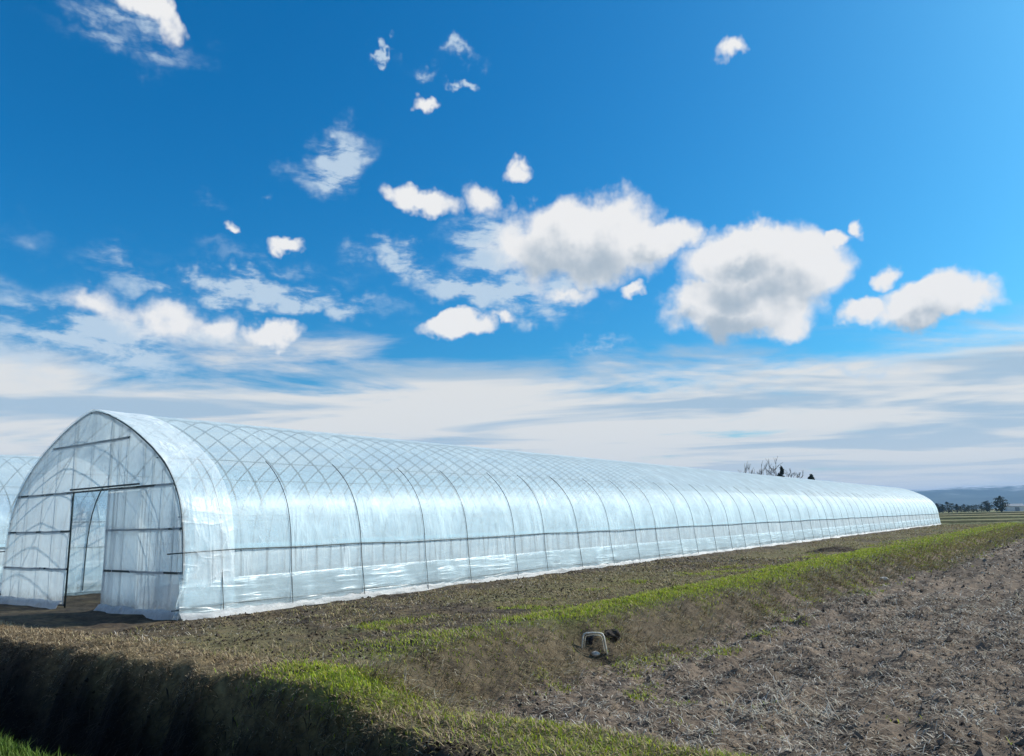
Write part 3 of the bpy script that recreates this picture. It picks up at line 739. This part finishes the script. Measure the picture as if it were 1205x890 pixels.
def hill_range():
    mt, k, o = new_mat('hill_forest'); p = obj_coord(k)
    n = k.noise(p, .007, 6, .6); z = k.sep(p)[2]
    snow = k.mapr(k.math('ADD', z, k.math('MULTIPLY', k.math('SUBTRACT', n, .5), 130)), 75, 130)
    forest = k.mix(k.mapr(n, .35, .65), (.035, .05, .035), (.07, .085, .06))
    principled(k, o, k.mix(snow, forest, (.62, .65, .70)), .95, 0, None, .1)
    nA, nD = 220, 14
    az = np.linspace(-math.pi, math.pi, nA); V = []
    dists = np.linspace(3400, 5600, nD)
    for d in dists:
        ridge = 45+150*fbm((az+9)*3.1, az*0+d*.001, 201, 5)
        ridge *= .25+.95*np.exp(-((az-.72)/.42)**2)
        prof = math.sin(math.pi*(d-dists[0])/(dists[-1]-dists[0]))**.8
        V.append(np.c_[CAM.x+d*(rh.x*np.sin(az)+fh.x*np.cos(az)), CAM.y+d*(rh.y*np.sin(az)+fh.y*np.cos(az)), ridge*prof*(.7+.6*fbm(az*11, az*0+d*.003, 211, 4))-4])
    V = np.concatenate(V); i = np.arange(nD-1)[:, None]*nA+np.arange(nA-1)[None]
    tag(link('hills', mesh_np('hills', V, np.stack([i, i+1, i+nA+1, i+nA], -1).reshape(-1, 4), True), mt), kind='structure')
hill_range()

def levee(p0, p1, h, w, seed):
    n = 160; t = np.linspace(0, 1, n); P = np.array(p0)[None]*(1-t[:, None])+np.array(p1)[None]*t[:, None]
    d = np.array(p1)-np.array(p0); d = d/np.linalg.norm(d); nn = np.array([-d[1], d[0]])
    prof = np.array([(-w, -.3), (-w*.45, h*.85), (-w*.2, h), (w*.2, h), (w*.45, h*.85), (w, -.3)])
    V = []
    for a, z in prof:
        q = P+nn*(a+(fbm(t*90, t*0+a, seed, 3)-.5)[:, None]*.5); V.append(np.c_[q, z+(fbm(t*120, t*0+a*3, seed+9, 3)-.5)*.16*(z > 0)])
    V = np.stack(V, 1).reshape(-1, 3); k = len(prof); i = np.arange(n-1)[:, None]*k+np.arange(k-1)[None]
    return tag(link('levee', mesh_np('levee', V, np.stack([i, i+1, i+k+1, i+k], -1).reshape(-1, 4), True), M['levee']), kind='structure')
for yy, h in ((97, .26), (133, .28), (190, .32), (270, .4)):
    levee((-40, yy-6), (130+yy*.3, yy+6), h, 1.1, int(yy))

def limb_tree(seed, H, spread, twig=4, dens=1.0):
    """bare tree: forking limbs, V and F"""
    rs = random.Random(seed); parts = []
    def grow_(p, d, L, r, lv):
        n = 4; pts = [np.array(p)]; dd = np.array(d, float)
        for _ in range(n):
            dd = dd+np.array([rs.gauss(0, .12), rs.gauss(0, .12), .05+rs.gauss(0, .05)]); dd /= np.linalg.norm(dd); pts.append(pts[-1]+dd*L/n)
        parts.append(tube(np.array(pts), np.linspace(r, r*.55, n+1), 5 if lv < 2 else 3, False))
        if lv >= twig: return
        for b in range(rs.choice((2, 3, 3)) if lv else 4):
            a = rs.uniform(0, 6.28); sp = spread*rs.uniform(.5, 1.1); base = pts[rs.choice((2, 3, 4))] if lv else pts[rs.choice((1, 2, 3, 4))]
            side = np.array([math.cos(a), math.sin(a), rs.uniform(-.1, .3)]); nd = dd+side*sp; nd /= np.linalg.norm(nd)
            grow_(base, nd, L*rs.uniform(.6, .8), max(r*.55, .04), lv+1)
    grow_((0, 0, -.3), (0, 0, 1), H*.38, H*.024, 0)
    V, f = merge(parts); V = V*(H/V[:, 2].max()); return V, f

def leaf_cloud(seed, lobes, n, size, cols):
    """foliage: small leaf-sized faces through the volume of several lobes; also darker gaps by leaving space"""
    r = np.random.default_rng(seed); L = np.array(lobes, float); pick = r.integers(0, len(L), n); u = r.normal(size=(n, 3)); u /= np.linalg.norm(u, axis=1)[:, None]
    rad = r.random(n)**.45; c = L[pick, :3]+u*rad[:, None]*L[pick, 3:6]
    keep = vnoise(c[:, 0]*1.3+c[:, 2], c[:, 1]*1.3-c[:, 2], seed) > .3; c = c[keep]; n = len(c)
    a = r.normal(size=(n, 3)); a /= np.linalg.norm(a, axis=1)[:, None]; b = np.cross(a, r.normal(size=(n, 3))); b /= np.linalg.norm(b, axis=1)[:, None]
    s = size*r.uniform(.6, 1.4, (n, 1))
    V = np.stack([c-a*s, c+b*s*.6, c+a*s, c-b*s*.6], 1).reshape(-1, 3); i = np.arange(n)[:, None]*4
    me = mesh_np('crown', V, i+np.array([[0, 1, 2, 3]])); cl = np.array(cols)[r.integers(0, len(cols), n)]*r.uniform(.7, 1.3, (n, 1)); add_color(me, np.repeat(cl, 4, 0)); return me

def bare_tree(loc, H, spread, seed, label, twig=4, group=None):
    t = empty('bare_tree', loc); V, f = limb_tree(seed, H, spread, twig)
    zt = H*.40; tr = V[:, 2] < zt
    link('trunk', mesh_np('trunk', *tube([(0, 0, -.4), (0, 0, H*.15), (.05, 0, H*.3)], [H*.028, H*.024, H*.02], 8), True), M['bark'], t)
    link('crown', mesh_np('crown', V, f, True), M['bark'], t); return tag(t, label, 'tree', group)
def evergreen(loc, H, w, seed, label, group=None, cone=True):
    t = empty('evergreen_tree', loc)
    link('trunk', mesh_np('trunk', *tube([(0, 0, -.4), (0, 0, H*.5), (0, 0, H*.92)], [H*.03, H*.02, .02], 6), True), M['bark'], t)
    rs = random.Random(seed); lobes = []
    for i in range(16):
        f = i/15; ww = w*.5*((1-f)**.8 if cone else math.sqrt(max(.05, 1-(2*f-1)**2)))*rs.uniform(.75, 1.15)
        a = rs.uniform(0, 6.28); lobes.append((math.cos(a)*ww*.4, math.sin(a)*ww*.4, H*(.12+.85*f), ww*.8+.1, ww*.8+.1, H*.08))
    link('crown', leaf_cloud(seed, lobes, 1500, H*.035, [(.03, .045, .026), (.04, .058, .03), (.02, .033, .02)]), M['leaf_dark'], t)
    return tag(t, label, 'tree', group)

bare_tree(far_point(936, 150), 11.8, .8, 5, 'broad dark bare tree rising above the greenhouse roof beside the conifer', 5)
evergreen(far_point(924, 146), 9.3, 6.4, 6, 'small dark pointed conifer beside the bare tree above the greenhouse roof')
for px, h, sd_ in ((878, 12.6, 11), (889, 12.2, 12), (901, 12.8, 13)):
    bare_tree(far_point(px, 160+sd_), h, .35, sd_, {878: 'leftmost of the three thin pale bare trees beyond the greenhouse roof', 889: 'middle of the three thin pale bare trees beyond the greenhouse roof', 901: 'tallest and rightmost of the three thin bare trees beyond the greenhouse roof'}[px], 4, 'thin bare trees beyond the greenhouses')
evergreen(far_point(958, 150), 8.0, 2.8, 21, 'low rounded dark bush just above the greenhouse roof right of the bare tree', cone=False)
rs = random.Random(4)
for i, px in enumerate(range(1086, 1176, 5)):
    evergreen(far_point(px+rs.uniform(-2, 2), 400+rs.uniform(-12, 12)), rs.uniform(2.6, 4.8), rs.uniform(3.2, 6.5), 100+i, 'dark evergreen in the distant tree row beyond the far end of the greenhouse', 'distant tree row', cone=rs.random() < .5)
evergreen(far_point(1178, 330), 5.6, 5.4, 31, 'largest rounded dark tree at the right of the distant tree row', cone=False)

def far_shed():
    p = far_point(1193, 420); t = empty('shed', p, R(25)); m1 = mat_plain('white_cladding', (.6, .62, .62), (.78, .78, .76), 1, .7, .05); m2 = mat_plain('grey_roofing', (.22, .24, .26), (.3, .32, .34), 1, .6, .05)
    V = np.array([[x, y, z] for z in (-.5, 2.2) for x, y in ((-3.5, -2.5), (3.5, -2.5), (3.5, 2.5), (-3.5, 2.5))]+[[-3.5, 0, 3.2], [3.5, 0, 3.2]], float)
    link('wall', mesh_np('wall', V, [np.array([[0, 1, 5, 4], [1, 2, 6, 5], [2, 3, 7, 6], [3, 0, 4, 7]]), np.array([[5, 6, 9], [7, 4, 8]])]), m1, t)
    for s_ in (-1, 1):
        V, f = box((0, 0, 0), (7.6, 2.95, .12)); o = link('roof_slope', mesh_np('roof_slope', V, f), m2, t, (0, s_*1.35, 2.76)); o.rotation_euler = (-s_*math.atan2(1, 2.5), 0, 0)
    V, f = box((.5, -2.53, .9), (1.8, .06, 2.0)); link('door', mesh_np('door', V, f), m2, t)
    tag(t, 'tiny white shed standing by the distant tree row at right edge', 'shed')
far_shed()

# ------------------------------------------------------------------ small things
M['white_pipe'] = mat_plain('weathered_white_pipe', (.45, .43, .36), (.72, .70, .62), 12, .5, .1)
M['black_plastic'] = mat_plain('black_plastic', (.008, .008, .009), (.02, .02, .022), 10, .5, .2)
M['stone'] = mat_plain('pale_stone', (.35, .33, .29), (.55, .52, .46), 8, .9, .4)

def ground_at(px, py, z):
    v = Fv*F_PX + R2*(px-602.5) - U2*(py-445); q = CAM + v*((z-CAM.z)/v.z); return q
def ground_hit(px, py):
    v = (Fv*F_PX + R2*(px-602.5) - U2*(py-445)).normalized(); d = 4.0
    while d < 120:
        q = CAM+v*d
        if q.z <= float(height(q.x, q.y)): return q
        d += .02
    return q
def drain_hoop():
    c = ground_hit(699, 767); t = empty('bent_hoop', c, ya-.15)
    w, h = .135, .25; pts = [(-w-.055, 0, -.12), (-w-.012, 0, h-.05), (-w+.006, 0, h-.012), (-w+.04, 0, h), (0, 0, h+.006), (w-.04, 0, h), (w-.006, 0, h-.012), (w+.012, 0, h-.05), (w+.06, 0, -.12)]
    P = np.array(pts); pipe('outer_rim', P, .013, M['white_pipe'], t, 8)
    P2 = P*[.82, 1, .90]+[0, .03, -.01]; pipe('inner_rim', P2, .006, M['white_pipe'], t, 6)
    tag(t, 'small white bent pipe hoop standing in the grassy bank by the field', 'pipe hoop')
    # black corrugated drain behind it
    d = empty('drain_pipe', (c.x-.28, c.y+.14, c.z+.10), ya+1.0)
    n = 40; y = np.linspace(-.22, .7, n); P = np.c_[y*0, y, y*.05]; V, f = tube(P, .115+.008*np.sin(y*90), 16, False); link('outer_wall', mesh_np('outer_wall', V, f, True), M['black_plastic'], d)
    V, f = tube(P, .098, 16, False); link('inner_wall', mesh_np('inner_wall', V, f[0][:, ::-1], True), M['black_plastic'], d)
    tag(d, 'black corrugated drain pipe end half buried behind the white hoop', 'drain pipe')
drain_hoop()
def mud_clump(px, py, size, seed, label):
    import bmesh
    c = ground_hit(px, py); bm = bmesh.new(); bmesh.ops.create_icosphere(bm, subdivisions=4, radius=1)
    for v in bm.verts:
        k = .62+.75*fbm(np.array([v.co.x*1.9+seed+v.co.z]), np.array([v.co.y*1.9-v.co.z*1.4]), seed, 4)[0]; v.co = Vector((v.co.x*1.3, v.co.y, v.co.z*.75))*k*size
    me = bpy.data.meshes.new('mud_clump'); bm.to_mesh(me); bm.free()
    o = link('mud_clump', me, mat_plain('wet_earth', (.025, .02, .016), (.07, .055, .043), 14, .8, .6), None, (c.x, c.y, c.z+size*.25)); o.rotation_euler = (0, 0, .7); tag(o, label, 'earth clump')
mud_clump(719, 750, .115, 3, 'dark clump of wet earth lying right of the white hoop in the bank')

def stone(px, py, z, size, seed, label):
    c = ground_hit(px, py)
    import bmesh
    bm = bmesh.new(); bmesh.ops.create_icosphere(bm, subdivisions=2, radius=1); r = random.Random(seed)
    for v in bm.verts:
        k = .8+.45*vnoise(np.array([v.co.x*1.6+seed]), np.array([v.co.y*1.6+v.co.z*2]), seed)[0]; v.co = Vector((v.co.x*1.25, v.co.y, v.co.z*.7))*k*size
    me = bpy.data.meshes.new('stone'); bm.to_mesh(me); bm.free(); o = link('stone', me, M['stone'], None, (c.x, c.y, c.z+size*.3)); o.rotation_euler = (0, 0, r.uniform(0, 6)); tag(o, label, 'stone', 'pale stones lying about')
stone(701, 771, -.3, .05, 1, 'pale flat stone lying right under the white hoop')
stone(1040, 683, -.42, .10, 2, 'pale stone at the field edge under the far grass verge')

def soil_heap():
    c = ground_at(985, 650, 0); t = empty('soil_heap', (c.x, c.y, float(height(c.x, c.y))), .4); t.scale = (.85, .85, .6)
    n = 44; u = np.linspace(-1, 1, n); X, Y = np.meshgrid(u, u); r = np.hypot(X, Y)
    z = np.clip(1-r, 0, 1)**.8*(.42+.5*(fbm(X*3+5, Y*3, 301, 4)-.5))+(fbm(X*9, Y*9, 311, 3)-.5)*.14*(r < .95)-.04
    V = np.c_[(X*1.55).ravel(), (Y*1.0).ravel(), z.ravel()]; i = np.arange(n-1)[:, None]*n+np.arange(n-1)[None]
    me = mesh_np('mound', V, np.stack([i, i+1, i+n+1, i+n], -1).reshape(-1, 4), True); add_color(me, np.tile([.045, .035, .028], (len(V), 1))*1.5*rng.uniform(.7, 1.4, (len(V), 1))); link('mound', me, M['ground'], t)
    m_ = 900; a = rng.uniform(0, 6.28, m_); q = rng.random(m_)**.6; x = np.cos(a)*q*1.4; y = np.sin(a)*q*.9; zz = np.clip(1-q, 0, 1)**.8*.42
    V, f, C = blades(np.c_[x, y, zz-.02], rng.uniform(.1, .3, m_), np.full(m_, .016), rng.uniform(0, 6.28, m_), rng.uniform(.4, 1.5, m_), rng.uniform(0, .6, m_), pal(m_, [(.12, .09, .06), (.2, .16, .11)]), pal(m_, [(.2, .16, .1)]))
    me = mesh_np('straw', V, f); add_color(me, C); o = link('straw', me, M['dry'], t); o['kind'] = 'stuff'
    tag(t, 'dark low heap of soil and straw on the verge beside the greenhouse', 'soil heap')
soil_heap()

# ------------------------------------------------------------------ the air
def haze():
    mt, k, o = new_mat('haze_air'); v = k.n.new('ShaderNodeVolumePrincipled')
    v.inputs['Color'].default_value = (.34, .62, 1, 1); v.inputs['Density'].default_value = 1.6e-4; v.inputs['Anisotropy'].default_value = 0
    k.l.new(v.outputs[0], o.inputs['Volume'])
    top = max(v.co.z for v in bpy.data.objects['hills'].data.vertices)+8; print('haze top', top)
    V, f = box((0, 0, (top-3)/2), (17600, 17600, top+3)); tag(link('haze', mesh_np('haze', V, f), mt), 'pale blue air over the fields and hills', 'haze', kind='stuff')
haze()
